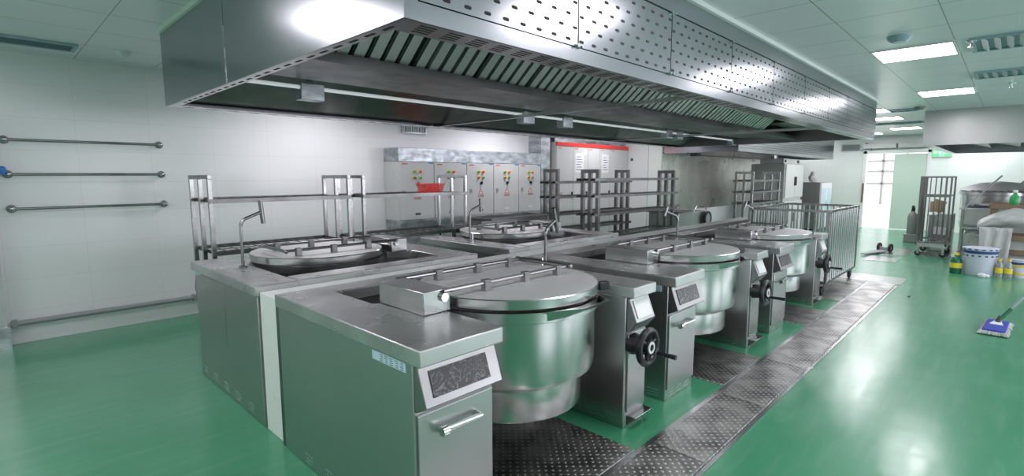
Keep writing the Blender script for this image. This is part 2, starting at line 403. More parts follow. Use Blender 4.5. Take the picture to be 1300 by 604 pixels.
def vent(x, y, w, d, label, n=8):
    t = thing('ceiling_vent', label, 'air vent', (x, y, ZC - .02), 0, 'film covered ceiling vents')
    a, b = w / 2, d / 2
    G().box(-a, a, -b, -b + .03, 0, .02).box(-a, a, b - .03, b, 0, .02).box(-a, -a + .03, -b + .03, b - .03, 0, .02).box(a - .03, a, -b + .03, b - .03, 0, .02).build('frame', 'film', t)
    G().box(-a + .03, a - .03, -b + .03, b - .03, .014, .02).build('backing', 'filmdark', t)
    for k in range(n):
        u = -b + .05 + (2 * b - .1) * (k + .5) / n
        G().obox((0, u, .005), (w - .07, (2 * b - .1) / n * .72, .003), Matrix.Rotation(.5, 3, 'X')).build('louvre', 'film', t)
    return t
vent(.32, 6.0, .76, .3, 'blue film covered ceiling vent at top left above the wall rails', 5)
vent(6.14, -.05, .6, .8, 'blue film covered ceiling vent at right, nearer of two', 9)
vent(8.0, .0, .5, .8, 'blue film covered ceiling vent at right, farther of two', 9)
vent(11.3, 1.6, .35, .7, 'dark ceiling vent past the long hood, nearer of two', 6)
vent(14.0, 1.9, .35, .9, 'dark ceiling vent past the long hood, farther of two', 6)
def detector(x, y, r, mat, label):
    G().lathe([(0, -.05), (r * .55, -.05), (r * .8, -.035), (r, -.012), (r, 0), (0, 0)], n=24).build('smoke_detector', mat, loc=(x, y, ZC), label=label, category='smoke detector')
detector(5.35, .76, .085, 'film', 'round ceiling detector in grey blue film beside the nearest light panel')
detector(1.02, 5.9, .06, 'white', 'white round ceiling detector left of the hood near the wall')
detector(11.0, 1.2, .08, 'extgrey', 'small grey ceiling detector past the far end of the hood')
def sprinkler(x, y, label):
    t = thing('ceiling_sprinkler', label, 'sprinkler', (x, y, ZC - .058))
    G().lathe([(0, .046), (.035, .048), (.04, .058), (0, .058)], n=18).build('rose', 'chrome', t)
    G().cyl((0, 0, .008), (0, 0, .05), .009).cyl((0, 0, 0), (0, 0, .008), .02).build('head', 'chrome', t)
sprinkler(5.95, .34, 'chrome sprinkler at the corner of the nearer right ceiling vent')
sprinkler(9.0, .1, 'chrome sprinkler on the ceiling just before the right hood')

# ------------------------------------------------------------------ kettles
def u_shape(): return [(-.01, -.06), (.435, -.06), (.435, .60), (.26, .72), (.26, 1.12), (1.525, 1.12), (1.525, -.06), (1.79, -.06), (1.79, 1.30), (-.01, 1.30)]
def make_kettle(label, loc, rot):
    t = thing('tilting_kettle', label, 'cooking kettle', loc, rot, 'tilting cooking kettles')
    # control cabinet (left), bridge (rear) and their worktop
    b = G().prism([(0, .0), (.42, .0), (.42, .58), (.25, .72), (.25, 1.14), (1.54, 1.14), (1.54, 1.28), (0, 1.28)], 'z', .0, .83).build('cabinet_body', 'panel', t, bevel=.004)
    g = G()
    for k in range(5):
        for j in range(3): g.box(-.0015, 0, .05 + k * .22, .13 + k * .22, .025 + j * .022, .033 + j * .022)
    for k in range(3):
        for j in range(3): g.box(.05 + k * .12, .13 + k * .12, -.0015, 0, .018 + j * .02, .026 + j * .02)
    g.build('vent_grille', 'chrome', b, label='pressed vent slots low on the side')
    st = G().box(-.002, 0, .045, .29, .785, .825).build('sticker', 'lblue', b, label='pale blue data sticker')
    g = G()
    for j in range(4):
        for k in range(5): g.box(-.0026, -.002, .06 + k * .037, .06 + k * .037 + random.uniform(.015, .03), .79 + j * .0085, .7925 + j * .0085)
    g.build('print', 'ink', st)
    w = G().prism([(-.01, -.06), (.435, -.06), (.435, .60), (.26, .72), (.26, 1.12), (1.52, 1.12), (1.52, 1.30), (-.01, 1.30)], 'z', .83, .90)
    w.build('worktop', 'top', t, bevel=.006)
    # sloped display housing
    d = G().prism([(0.0, .828), (-.02, .828), (-.075, .668), (-.0, .63)], 'x', .005, .415).build('display_housing', 'face', t, bevel=.004)
    R = Matrix.Rotation(-math.atan2(.055, .16), 3, 'X')
    G().obox((.20, -.0495, .75), (.30, .004, .105), R).build('screen', 'screen', d, label='dark scratched screen')
    door = G().box(.012, .41, -.014, 0, .085, .62).build('door', 'panel', t, bevel=.003)
    G().tube([(.11, -.015, .535), (.11, -.045, .535), (.31, -.045, .535), (.31, -.015, .535)], .012, 10).cyl((.10, -.045, .535), (.13, -.045, .535), .02).build('door_handle', 'chrome', door, label='chrome bar handle')
    # drive column (right)
    s = G().box(1.53, 1.77, 0, 1.28, 0, .83).build('drive_column', 'panel', t, bevel=.006)
    g = G()
    for k in (0, 1):
        for j in range(3): g.box(1.5285, 1.53, .05 + k * .28, .075 + k * .28, .03 + j * .025, .038 + j * .025).box(1.5285, 1.53, .12 + k * .28, .27 + k * .28, .03 + j * .025, .038 + j * .025)
    g.build('vent_grille', 'steel', s)
    g = G()
    for k in range(5):
        for j in range(3): g.box(1.77, 1.7715, .06 + k * .24, .15 + k * .24, .03 + j * .024, .039 + j * .024)
    g.build('vent_grille', 'chrome', s)
    G().box(1.77, 1.773, .09, .66, .35, .815).build('access_panel', 'panel', s, bevel=.001)
    G().box(1.77, 1.7725, .02, .16, .80, .825).build('sticker', 'lblue', s, label='small pale blue sticker')
    G().box(1.52, 1.785, -.06, 1.30, .83, .895).build('column_top', 'top', t, bevel=.006)
    h = G().prism([(0, .82), (-.015, .82), (-.07, .68), (-.02, .615), (0, .615)], 'x', 1.545, 1.765).build('column_display_housing', 'face', t, bevel=.004)
    G().obox((1.655, -.0445, .753), (.17, .003, .11), Matrix.Rotation(-math.atan2(.055, .14), 3, 'X')).build('switch_plate', 'white', h)
    cp = G().box(1.555, 1.76, -.012, 0, .10, .60).build('column_door', 'steel', t, bevel=.003)
    G().box(1.56, 1.76, -.07, .0, .075, .083).build('drip_tray', 'steel', t, bevel=.002)
    G().box(1.57, 1.75, -.003, 0, .012, .07).build('opening', 'dark', s)
    wc = (1.61, -.11, .53)
    hw = G().torus(wc, (0, 1, 0), .10, .021).lathe([(.0, -.02), (.045, -.02), (.05, .01), (.07, .11), (0, .11)], wc, 24, 'y')
    for k in range(3):
        a = k * 2 * PI / 3 + .4; hw.cyl(wc, (wc[0] + .1 * math.cos(a), wc[1], wc[2] + .1 * math.sin(a)), .016, .013, 8)
    hw = hw.build('handwheel', 'black', t, label='black handwheel')
    G().lathe([(.022, -.022), (.036, -.022), (.036, -.028), (.022, -.028)], wc, 24, 'y').build('dial_ring', 'paper', hw, label='pale dial ring')
    G().cyl((wc[0] + .085, wc[1] - .01, wc[2] - .055), (wc[0] + .085, wc[1] - .14, wc[2] - .055), .011, .015, 12).build('crank_handle', 'black', hw)
    # pot
    px, py = .98, .44
    pot = G().lathe([(0, .29), (.415, .29), (.418, .30), (.418, .455), (.44, .47), (.487, .50), (.492, .53), (.492, .83), (.515, .84), (.515, .893), (.495, .893), (.485, .88), (.485, .84), (0, .80)], (px, py, 0), 72).build('pot', 'pot', t, sharp=25)
    def rp(a, r, z): return (px + r * math.cos(a), py + r * math.sin(a), z)
    A = [math.radians(v) for v in (-121, -101, -74, -57)]
    q = [rp(A[0], .513, .893), (px - .075, py - .585, .905), (px + .165, py - .58, .905), rp(A[3], .513, .893)]
    bot = [rp(A[0], .513, .84), rp(math.radians(-103), .535, .86), rp(math.radians(-72), .535, .86), rp(A[3], .513, .84)]
    th = .004
    vs = q + bot + [tuple(Vector(v) + Vector((0, .012, 0))) for v in q] + [tuple(Vector(v) + Vector((0, .012, .006))) for v in bot]
    fs = []
    for i in range(3):
        fs += [(i, i + 1, 4 + i + 1, 4 + i), (8 + i, 12 + i, 12 + i + 1, 8 + i + 1), (i, 8 + i, 8 + i + 1, i + 1), (4 + i, 4 + i + 1, 12 + i + 1, 12 + i)]
    fs += [(0, 4, 12, 8), (3, 11, 15, 7)]
    G().raw(vs, fs).build('pouring_lip', 'steel', pot)
    G().cyl((1.46, py, .72), (1.54, py, .72), .06).cyl((.415, py, .72), (.50, py, .72), .06).build('trunnion', 'steel', pot)
    # lid with hinge box, rails and brackets
    lid = G().lathe([(0, .905), (.505, .905), (.51, .91), (.51, .955), (.505, .96)], (px, py, 0), 72).m(1).lathe([(.505, .96), (.48, .9615), (0, .966)], (px, py, 0), 72)
    lid = lid.build('lid', ['pot', 'lidtop'], t, sharp=25)
    hb = G().box(.29, .45, .32, .70, .902, 1.012).build('hinge_box', 'steel', t, bevel=.004)
    g = G()
    for yy in (.315, .705): g.cyl((.405, yy - .012, .975), (.405, yy + .012, .975), .022, n=12)
    g.box(.45, .47, .36, .40, .91, .985).build('hinge_bolt', 'chrome', hb)
    g = G().tube([(.40, .31, 1.005), (1.36, .31, 1.005)], .011).tube([(.40, .71, 1.005), (1.36, .71, 1.005)], .011).tube([(1.36, .29, 1.005), (1.36, .73, 1.005)], .012)
    g.ball((1.36, .29, 1.005), .017, n=10, h=6).ball((1.36, .73, 1.005), .017, n=10, h=6)
    g.build('lid_rail', 'tap', lid, label='round steel rails across the lid')
    for yy in (.31, .71):
        for xx in (.68, .98, 1.26): G().box(xx - .022, xx + .022, yy - .018, yy + .018, .962, 1.022).build('rail_bracket', 'darksteel', lid, bevel=.003)
    a = math.radians(-52)
    G().obox(rp(a, .535, .935), (.07, .045, .045), Matrix.Rotation(a + .6, 3, 'Z')).build('grip', 'black', lid, bevel=.006, label='black lid grip')
    return t
def make_tap(t, base, dx, dy, th=.16, tilt=.0, h=.27):
    bx, by, bz = base
    top = bz + h
    p = [(bx, by, bz), (bx, by, top - .04)] + arc((bx + .06 * dx, by + .06 * dy, top - .04), .06, PI, PI * .62, (dx, dy, 0), (0, 0, 1), 5)
    e = Vector(p[-1]); d = Vector((dx, dy, .38)).normalized(); end = e + d * .12
    o = G().tube(p + [end], .012, 12).lathe([(0, 0), (.028, 0), (.028, .012), (.014, .02), (0, .02)], base, 20).build('water_tap', 'tap', t)
    n = Vector((-.38 * dx, -.38 * dy, 1)).normalized(); n = (n + d * tilt).normalized()
    G().cyl(end - n * th / 2, end + n * th / 2, .016, n=14).build('spout_head', 'tap', o)
    G().cyl((bx - .035, by, bz), (bx - .035, by, bz + .07), .007, n=8).build('tap_valve', 'chrome', o)

AX = (1.10, 3.16, 5.30)
KA = make_kettle('front kettle nearest the camera in the front row, pale blue sticker on its side', (AX[0], 1.60, 0), 0)
KA2 = dup(KA, (AX[1], 1.60, 0), 0, 'middle kettle of the front row, between the nearest one and the last one')
KA3 = dup(KA, (AX[2], 1.60, 0), 0, 'farthest kettle of the front row, next to the barred cage trolley')
KA2.scale.z = .98; KA3.scale.z = .96
KB = dup(KA, (1.10 + 1.78, 4.50, 0), PI, 'back row kettle at left whose lid faces the wall shelves, beyond the white partition')
KB2 = dup(KA, (3.28 + 1.78, 4.50, 0), PI, 'second back row kettle, in front of the switch cabinets')
make_tap(KA, (1.73, .80, .895), 1, .2, .2)
make_tap(KA2, (1.73, .80, .895), -1, .4, .1)
make_tap(KA3, (1.73, .80, .895), -1, .4, .1)
make_tap(KB, (1.60, .55, .895), -1, 0, .17, .3, .34)
make_tap(KB2, (1.60, .55, .895), -1, 0, .14, .3, .3)

# end panel details on the left back kettle
# ------------------------------------------------------------------ floor grates
GR = 'dimpled steel channel covers'
xs = [.2, 1.65, 2.6, 3.55, 4.5, 5.45, 6.4, 7.35, 8.3, 8.95]
names = ['nearest to the camera', 'under the front edge of the picture', 'beside the first drive column', 'beside the middle kettle', 'beside the second drive column', 'beside the last kettle', 'beside the last drive column', 'beside the cage trolley', 'at the far end of the channel']
for i, (a, b) in enumerate(zip(xs, xs[1:])):
    G().box(-(b - a) / 2 + .004, (b - a) / 2 - .004, -.156, .156, 0, .012).build('channel_cover', 'grate', loc=((a + b) / 2, 1.22, 0), bevel=.003, label='dimpled steel cover plate in the long floor channel, ' + names[i], category='floor cover', group=GR)
for a, b, y1, lb in ((1.60, 2.46, 2.35, 'under the nearest pot'), (3.72, 4.52, 2.35, 'under the middle pot'), (5.86, 6.66, 2.35, 'under the farthest pot'), (7.3, 8.96, 1.95, 'under the cage trolley')):
    G().box(-(b - a) / 2, (b - a) / 2, -(y1 - 1.415) / 2, (y1 - 1.415) / 2, 0, .008).build('channel_cover', 'grate', loc=((a + b) / 2, (1.415 + y1) / 2, 0), bevel=.003, label='dimpled steel floor plate ' + lb, category='floor cover', group=GR)
for x, y, w, d, lb in ((9.3, 1.48, .62, .95, 'steel floor plate lying across the end of the channel'), (11.6, 1.62, .7, .5, 'pale steel sheet on the floor left of the roll cage, nearer'), (12.9, 1.6, 1.2, .5, 'pale steel sheet on the floor left of the roll cage, farther'), (13.0, .95, .5, .7, 'steel plate on the floor under the roll cage')):
    G().box(-w / 2, w / 2, -d / 2, d / 2, 0, .006).build('floor_plate', 'steel', loc=(x, y, 0), label=lb, category='floor plate', bevel=.002)

# ------------------------------------------------------------------ long hood
def make_hood():
    x0, x1, y0, y1, zb, zt = 1.08, 9.62, 1.57, 4.85, 2.10, ZC
    t = thing('extractor_hood', 'long stainless extractor hood with perforated front hanging over both kettle rows', 'hood', (x0, y0, zb))
    W, D, H = x1 - x0, y1 - y0, zt - zb
    G().box(0, .015, .0, D, 0, H).build('end_panel', 'hood', t)
    G().box(-.003, 0, 1.835, 1.847, .003, H - .03).build('panel_seam', 'steel', t)
    G().box(W - .015, W, 0, D, 0, H).build('end_panel', 'hood', t)
    G().box(.015, W - .015, D - .015, D, 0, H).build('rear_panel', 'hood', t)
    G().box(.015, W - .015, 0, .015, 0, .068).box(.0, .06, -.004, 0, 0, H).build('front_band', 'hood', t)
    G().box(.015, W - .015, 0, .015, .44, H).build('top_panel', 'hood', t)
    G().box(-.02, W + .02, -.025, D + .02, H - .03, H).build('ceiling_trim', 'frame', t)
    n = 9; w = (W - .06) / n
    for k in range(n):
        a = .06 + k * w
        g = G().box(a + .005, a + w - .005, -.004, .012, .072, .428); g.mi = 1
        for i in range(9):
            for j in range(6):
                u = a + (i + .5) * w / 9 + (.25 if j % 2 else -.25) * w / 9; v = .098 + j * .058
                if u - a < .02 or a + w - u < .02: continue
                pts = [(u + sx * .012 + .007 * math.cos(q), v + .007 * math.sin(q)) for sx, q0 in ((1, -PI / 2), (-1, PI / 2)) for q in (q0, q0 + PI / 3, q0 + 2 * PI / 3, q0 + PI)]
                g.prism(pts, 'y', -.0046, -.003)
        p = g.build('perforated_panel', ['hood', 'dark'], t)
        if k:
            q = G()
            for z in (.075, .43):
                q.box(a - .025, a + .025, -.012, -.004, z - .006, z + .006).cyl((a - .018, -.02, z), (a - .018, -.004, z), .007, n=8).cyl((a + .018, -.02, z), (a + .018, -.004, z), .007, n=8)
            q.build('latch', 'chrome', p)
    G().box(.06, W, .013, .0149, .05, .46).build('backing_sheet', 'dark', t)
    # rim with slots
    g = G().box(.015, W - .015, .015, .155, 0, .004).box(.015, W - .015, D - .14, D - .015, 0, .004).box(.015, .065, .155, D - .14, 0, .004).box(W - .08, W - .015, .155, D - .14, 0, .004)
    g.mi = 1
    for k in range(int((W - .2) / .135)):
        for j in range(4):
            u = .10 + k * .135 + .006 * j
            g.box(u, u + .075, .035 + j * .026, .045 + j * .026, -.0006, .0005)
    for k in range(22): g.box(.032, .046, .12 + k * .13, .19 + k * .13, -.0006, .0005)
    for k in range(50): g.box(.1 + k * .165, .18 + k * .165, D - .08, D - .06, -.0006, .0005)
    g.build('slotted_rim', ['steel', 'dark'], t)
    # filters: sloped baffle banks
    fx0, fn, fw = .30, 13, .515
    for k in range(fn):
        g = G(); a = fx0 + k * fw
        p0, p1 = (.68, .48), (1.13, .105)                      # (y,z) top, bottom
        d = Vector((0, p1[0] - p0[0], p1[1] - p0[1])); ln = d.length; d.normalize(); nrm = Vector((0, d.z, -d.y)); nrm = -nrm if nrm.y > 0 else nrm
        R = Matrix((Vector((1, 0, 0)), d, Vector((1, 0, 0)).cross(d))).transposed()
        c0 = Vector((0, (p0[0] + p1[0]) / 2, (p0[1] + p1[1]) / 2))
        g.mi = 1; g.obox(c0 + Vector((a + fw / 2, 0, 0)) - nrm * .03, (fw - .004, ln, .004), R); g.mi = 0
        for i in range(5):
            u = a + .01 + (i + .5) * (fw - .02) / 5
            g.obox(c0 + Vector((u, 0, 0)), (.066, ln, .012), R)
            g.obox(c0 + Vector((u - .03, 0, 0)) - nrm * .012, (.006, ln, .024), R).obox(c0 + Vector((u + .03, 0, 0)) - nrm * .012, (.006, ln, .024), R)
        g.build('baffle_filter', ['baffle', 'dark'], t)
    # gutter, middle tray, rear lining
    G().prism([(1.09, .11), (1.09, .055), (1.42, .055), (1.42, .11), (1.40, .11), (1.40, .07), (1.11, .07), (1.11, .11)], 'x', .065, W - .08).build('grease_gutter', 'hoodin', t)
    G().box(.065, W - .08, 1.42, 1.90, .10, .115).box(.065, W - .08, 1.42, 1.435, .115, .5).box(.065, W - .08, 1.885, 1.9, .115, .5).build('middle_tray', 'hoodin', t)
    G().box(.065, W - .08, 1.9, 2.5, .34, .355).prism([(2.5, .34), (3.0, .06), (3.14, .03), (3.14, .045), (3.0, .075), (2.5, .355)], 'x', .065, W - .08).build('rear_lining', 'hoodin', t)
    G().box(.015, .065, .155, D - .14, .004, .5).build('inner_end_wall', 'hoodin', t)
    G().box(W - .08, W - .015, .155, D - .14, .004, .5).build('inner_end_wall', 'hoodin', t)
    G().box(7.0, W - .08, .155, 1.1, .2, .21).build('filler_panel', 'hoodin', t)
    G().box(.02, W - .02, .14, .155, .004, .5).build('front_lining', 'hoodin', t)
    # twin light tubes with junction boxes
    G().tube([(.07, 2.08, .075), (W - .09, 2.08, .075)], .013, 8).tube([(.07, 2.115, .085), (W - .09, 2.115, .085)], .011, 8).build('light_tube', 'tubelight', t)
    for x in (.63, 2.92, 3.57, 5.97, 6.29, 8.40):
        G().box(x - .085, x + .085, 2.05, 2.15, -.01, .105).build('junction_box', 'galv', t, bevel=.004)
        G().box(x - .02, x + .02, 2.09, 2.11, .105, .34).build('hanger', 'hoodin', t)
    for x in (2.6, 6.05):
        G().box(x - .015, x + .015, .1, D - .05, .008, .036).build('cross_bar', 'steel', t)
    return t
make_hood()

# ------------------------------------------------------------------ smaller hoods
h3 = thing('extractor_hood', 'small stainless hood at the right edge over the pot station', 'hood', (11.8, -2.2, 2.08))
G().box(0, 5.2, 3.385, 3.40, 0, .6).box(0, 5.2, 0, .015, 0, .6).box(5.185, 5.2, .015, 3.385, 0, .6).build('side_panel', 'hood', h3)
G().box(-.012, 0, 0, 3.4, 0, .6).build('end_panel', 'panel', h3)
G().box(0, 5.185, 3.25, 3.385, 0, .004).box(0, .12, .015, 3.25, 0, .004).box(5.0, 5.185, .015, 3.25, 0, .004).build('slotted_rim', 'steel', h3)
g = G()
for k in range(6): g.obox((2.6, .4 + .48 * k, .16), (4.9, .4, .01), Matrix.Rotation(.25, 3, 'X'))
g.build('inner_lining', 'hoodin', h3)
h2 = thing('extractor_hood', 'wall hood with perforated front above the stainless clad cooking wall', 'hood', (10.25, 3.84, 2.02))
G().box(0, 7.35, 0, .015, .0, .66).build('front_panel', 'hood', h2)
G().box(0, .015, .015, 1.56, 0, .66).build('end_panel', 'hood', h2)
G().box(7.335, 7.35, .015, 1.56, 0, .66).build('end_panel', 'hood', h2)
g = G()
for i in range(90):
    for j in range(6): g.box(.1 + i * .079 + (.03 if j % 2 else 0), .125 + i * .079 + (.03 if j % 2 else 0), -.0012, 0, .07 + j * .05, .085 + j * .05)
g.build('front_slots', 'dark', h2)
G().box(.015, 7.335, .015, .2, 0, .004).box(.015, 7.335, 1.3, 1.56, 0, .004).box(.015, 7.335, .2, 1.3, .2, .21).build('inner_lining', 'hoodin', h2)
G().box(.2, .36, .9, 1.06, -.06, .0).build('junction_box', 'black', h2)

# ------------------------------------------------------------------ left wall: rails, pipe, vent
for z, xa, xb, lb in ((1.888, .19, 1.375, 'topmost of the three steel wall rails at left'), (1.577, .19, 1.375, 'middle of the three steel wall rails at left'), (1.262, .19, 1.377, 'lowest of the three steel wall rails at left')):
    t = thing('wall_rail', lb, 'wall rail', (xa, YL, z), 0, 'wall rails')
    w = xb - xa
    G().cyl((.0, -.06, 0), (w, -.06, 0), .0125, n=14).build('bar', 'darksteel', t)
    for x in (0, w):
        b = G().lathe([(0, -.001), (.036, -.001), (.036, -.012), (.016, -.02), (.016, -.05), (0, -.05)], (x, 0, 0), 20, 'y').build('wall_bracket', 'darksteel', t)
        G().ball((x, -.06, 0), .027, n=14, h=8).build('end_knob', 'tube', b)
G().ball((0, 0, 0), .03, (.8, .8, 1.3), jit=.15).cyl((0, .03, .03), (0, .0, .0), .015).build('cloth', 'blue', loc=(.16, YL - .10, 1.61), label='scrap of blue cloth at the left end of the middle wall rail', category='cloth')
t = thing('wall_pipe', 'grey pipe running low along the left wall', 'pipe', (.09, YL, .2))
G().cyl((0, -.05, 0), (4.6, -.05, 0), .026, n=16).build('pipe', 'grey', t)
for x in (.03, 1.5, 3.0, 4.5): G().box(x - .02, x + .02, -.08, 0, -.032, .032).build('pipe_clamp', 'grey', t)
t = thing('wall_vent', 'small barred vent box high on the left wall under the hood', 'air vent', (4.43, YL, 2.19))
G().box(0, .44, -.04, 0, 0, .02).box(0, .44, -.04, 0, .11, .13).box(0, .02, -.04, 0, .02, .11).box(.42, .44, -.04, 0, .02, .11).build('frame', 'galv', t)
G().box(.02, .42, -.012, 0, .02, .11).build('backing', 'ink', t)
for k in range(12): G().box(.035 + k * .032, .045 + k * .032, -.035, -.025, .02, .11).build('slat', 'white', t)

# ------------------------------------------------------------------ switch cabinets
def wtri(par, x, y, z, s=.05):
    o = G().prism([(x - s, z - s * .8), (x + s, z - s * .8), (x, z + s)], 'y', y - .002, y).build('warning_triangle', 'redline', par, label='red bordered warning triangle')
    i = .68 * s; G().prism([(x - i, z - s * .62), (x + i, z - s * .62), (x, z + s * .58)], 'y', y - .003, y - .002).build('triangle_field', 'paper', o)
    G().prism([(x + .006, z + .02), (x - .012, z - .006), (x, z - .006), (x - .006, z - .028), (x + .012, z - .001), (x + .001, z - .001)], 'y', y - .004, y - .003).build('bolt_mark', 'ink', o)
    return o
EX = (4.12, 4.74, 5.38, 5.97, 6.58, 7.17)
where = ('leftmost of the five, behind the wire shelf', 'second from left, behind the red basket', 'third of five', 'fourth of five', 'rightmost of the five')
for i, (a, b) in enumerate(zip(EX, EX[1:])):
    t = thing('switch_cabinet', 'pale grey switch cabinet on the left wall, ' + where[i], 'electrical cabinet', (a, 6.2, .92), 0, 'wall switch cabinets')
    w = b - a
    bd = G().box(.002, w - .002, .02, .37, 0, .84).build('body', 'cabgrey', t, bevel=.004)
    d = G().box(.006, w - .006, 0, .02, .006, .834).build('door', 'cabgrey', t, bevel=.004)
    c = w / 2
    for (dx, z, m) in ((-.05, .70, 'green'), (.05, .70, 'red'), (-.05, .61, 'redline' if i else 'brown'), (.05, .61, 'green')):
        o = G().cyl((c + dx, -.012, z), (c + dx, 0, z), .024, n=14).build('lamp_collar', 'yellow', t)
        G().cyl((c + dx, -.03, z - .004), (c + dx, -.012, z - .004), .018, n=14).build('indicator_lamp', m, o)
    o = G().cyl((c + .01, -.02, .52), (c + .01, 0, .52), .024, n=14).build('selector_knob', 'black', t)
    G().box(c + .004, c + .016, -.03, -.02, .495, .545).build('knob_bar', 'black', o)
    wtri(t, c, 0, .385, .055)
    text('warning_text', '有电危险', .035, (c, -.0015, .31), (PI / 2, 0, 0), 'redline', t)
    G().box(c - .045, c + .045, -.003, 0, .07, .10).build('name_plate', 'ink' if i < 3 else 'paper', t)
    G().box(.06, .10, -.012, 0, .37, .43).build('door_lock', 'grey', t)
    G().box(.05, .15, -.0015, 0, .80, .815).build('red_print', 'redline', t)
    G().box(w - .1, w - .02, -.0015, 0, .815, .832).build('blue_tab', 'blue', t)
t = thing('cable_trunking', 'galvanised cable trunk box running along the top of the five switch cabinets', 'cable trunk', (4.12, 6.2, 1.76))
G().box(0, 3.05, 0, .37, 0, .195).build('box', 'galv', t, bevel=.003)
t = thing('cabinet_plinth', 'galvanised sheet plinth under the five switch cabinets', 'plinth', (4.12, 6.2, 0))
G().box(0, 3.05, 0, .37, .0, .92).build('box', 'galv', t, bevel=.003)
# tall cabinet line with red header
t = thing('power_cabinet', 'tall grey power cabinet line with a red header strip', 'electrical cabinet', (7.62, 6.2, 0))
G().box(0, 2.50, .02, .37, .06, 2.19).build('body', 'cabgrey', t, bevel=.004)
G().box(.02, 2.48, .04, .37, 0, .06).build('plinth', 'black', t)
G().box(0, 2.50, -.012, .02, 2.12, 2.19).build('header_strip', 'red', t, label='red header strip')
dx = (0, .52, 1.0, 1.42, 1.82, 2.50)
for i, (a, b) in enumerate(zip(dx, dx[1:])):
    d = G().box(a + .005, b - .005, 0, .02, .1, 2.115).build('door', 'cabgrey', t, bevel=.004)
    G().box(b - .06, b - .03, -.02, 0, 1.12, 1.24).build('door_handle', 'black', d)
    G().box(a + .04, a + .14, -.0015, 0, 2.07, 2.085).build('red_print', 'redline', d)
wtri(t, .14, 0, 1.18, .07)
for a, b, z0 in ((.58, .86, 1.62), (1.50, 1.74, 1.62)):
    p = G().box(a, b, -.002, 0, z0, 2.0).build('notice_sheet', 'paper', t, label='white paper notice')
    g = G()
    for k in range(6): g.box(a + .03 + .02 * (k % 2), b - .04 - .03 * (k % 3), -.003, -.002, z0 + .05 + k * .05, z0 + .062 + k * .05)
    g.build('notice_print', 'ink', p)
G().box(.88, .96, -.002, 0, 1.98, 2.08).build('tag_sheet', 'paper', t)
t = thing('cable_trunking', 'galvanised trunk on top of the red headed power cabinet', 'cable trunk', (7.62, 6.25, 2.19))
G().box(0, 2.5, 0, .3, 0, .14).build('box', 'galv', t, bevel=.003)
t = thing('wall_box', 'tall white panel on the short wall beside the red headed cabinet', 'panel', (XR, 5.72, 1.0))
G().box(-.05, 0, 0, .7, -.9, 1.4).build('panel', 'white', t, bevel=.004)
G().box(-.056, -.05, .36, .42, .88, .94).build('lock', 'ink', t)

# ------------------------------------------------------------------ racks behind the rows
def rack(name, label, cat, loc, w, d, shelves, post=.034, top=1.565, mids=1, base=0, mat='tube', over=.03, casters=False, grp='steel shelf racks'):
    t = thing(name, label, cat, loc, 0, grp)
    for sx, x in ((0, 0), (1, w - post)):
        g = G()
        for k in range(mids + 2):
            y = (d - post) * k / (mids + 1)
            g.box(x, x + post, y, y + post, base, top - post)
        g.box(x, x + post, 0, d, top - post, top)
        g.build('end_frame', mat, t, bevel=.002)
    for z in shelves:
        g = G().box(post - over, w - post + over, -.006, .0, z - .018, z + .018).box(post - over, w - post + over, d, d + .006, z - .018, z + .018)
        for x in (post + .002, w - post - .012): g.box(x, x + .01, 0, d, z - .015, z + .015)
        n = int((w - 2 * post) / .10)
        for k in range(1, n): g.box(post + k * (w - 2 * post) / n - .003, post + k * (w - 2 * post) / n + .003, 0, d, z + .006, z + .013)
        for k in (1, 2, 3): g.box(post, w - post, d * k / 4 - .003, d * k / 4 + .003, z, z + .006)
        g.build('wire_shelf', 'darksteel', t)
    if casters:
        for x in (post / 2, w - post / 2):
            for y in (post / 2, d - post / 2):
                o = G().cyl((x - .015, y, .045), (x + .015, y, .045), .045, n=18).build('caster_wheel', 'rubber', t)
                G().box(x - .022, x - .017, y - .02, y + .02, .04, base).box(x + .017, x + .022, y - .02, y + .02, .04, base).box(x - .022, x + .022, y - .02, y + .02, base - .01, base).build('caster_fork', 'tube', o)
    return t
rack('wire_shelf_rack', 'steel wire shelf rack at left against the wall, empty', 'shelf rack', (1.32, 4.79, 0), 1.29, .56, (.90, 1.345))
rack('wire_shelf_rack', 'steel wire shelf rack holding the red basket', 'shelf rack', (2.74, 4.79, 0), 1.42, .56, (.90, 1.345))
rack('tray_rack', 'dark steel tray rack standing farther back, before the red headed cabinet', 'tray rack', (6.24, 5.05, 0), 2.1, .30, (.7, .95, 1.22, 1.45), .05, 1.66, mat='darksteel', over=.12)
rack('tray_rack', 'dark steel tray rack standing just behind the partition', 'tray rack', (5.84, 4.02, 0), 2.22, .30, (.7, 1.02, 1.27, 1.50), .05, 1.64, mat='darksteel', over=.14)
rack('tray_rack', 'pale steel tray rack on casters in front of the cooking wall', 'tray rack', (9.35, 3.22, 0), 1.45, .32, (.62, 1.06, 1.26, 1.46), .04, 1.62, mat='steel', over=.10, base=.11, casters=True)
# red basket on the rack shelf
t = thing('basket', 'red slatted plastic basket on the upper wire shelf', 'basket', (3.74, 4.97, 1.359))
g = G()
def ring(z, a, b, th, h): g.box(-a, a, -b, -b + th, z, z + h).box(-a, a, b - th, b, z, z + h).box(-a, -a + th, -b + th, b - th, z, z + h).box(a - th, a, -b + th, b - th, z, z + h)
g.box(-.11, .11, -.08, .08, 0, .006)
for k in range(4): ring(.006 + k * .022, .112 + k * .006, .082 + k * .006, .006, .017)
g.build('body', 'red', t)
g = G(); ring(.094, .142, .112, .022, .014); g.build('rim', 'red', t, bevel=.003)
g = G()
for k in range(9): g.box(-.10 + k * .024, -.095 + k * .024, -.104, -.098, .0, .094)
for k in range(9): g.box(-.10 + k * .024, -.095 + k * .024, .098, .104, .0, .094)
g.build('rib', 'red', t)
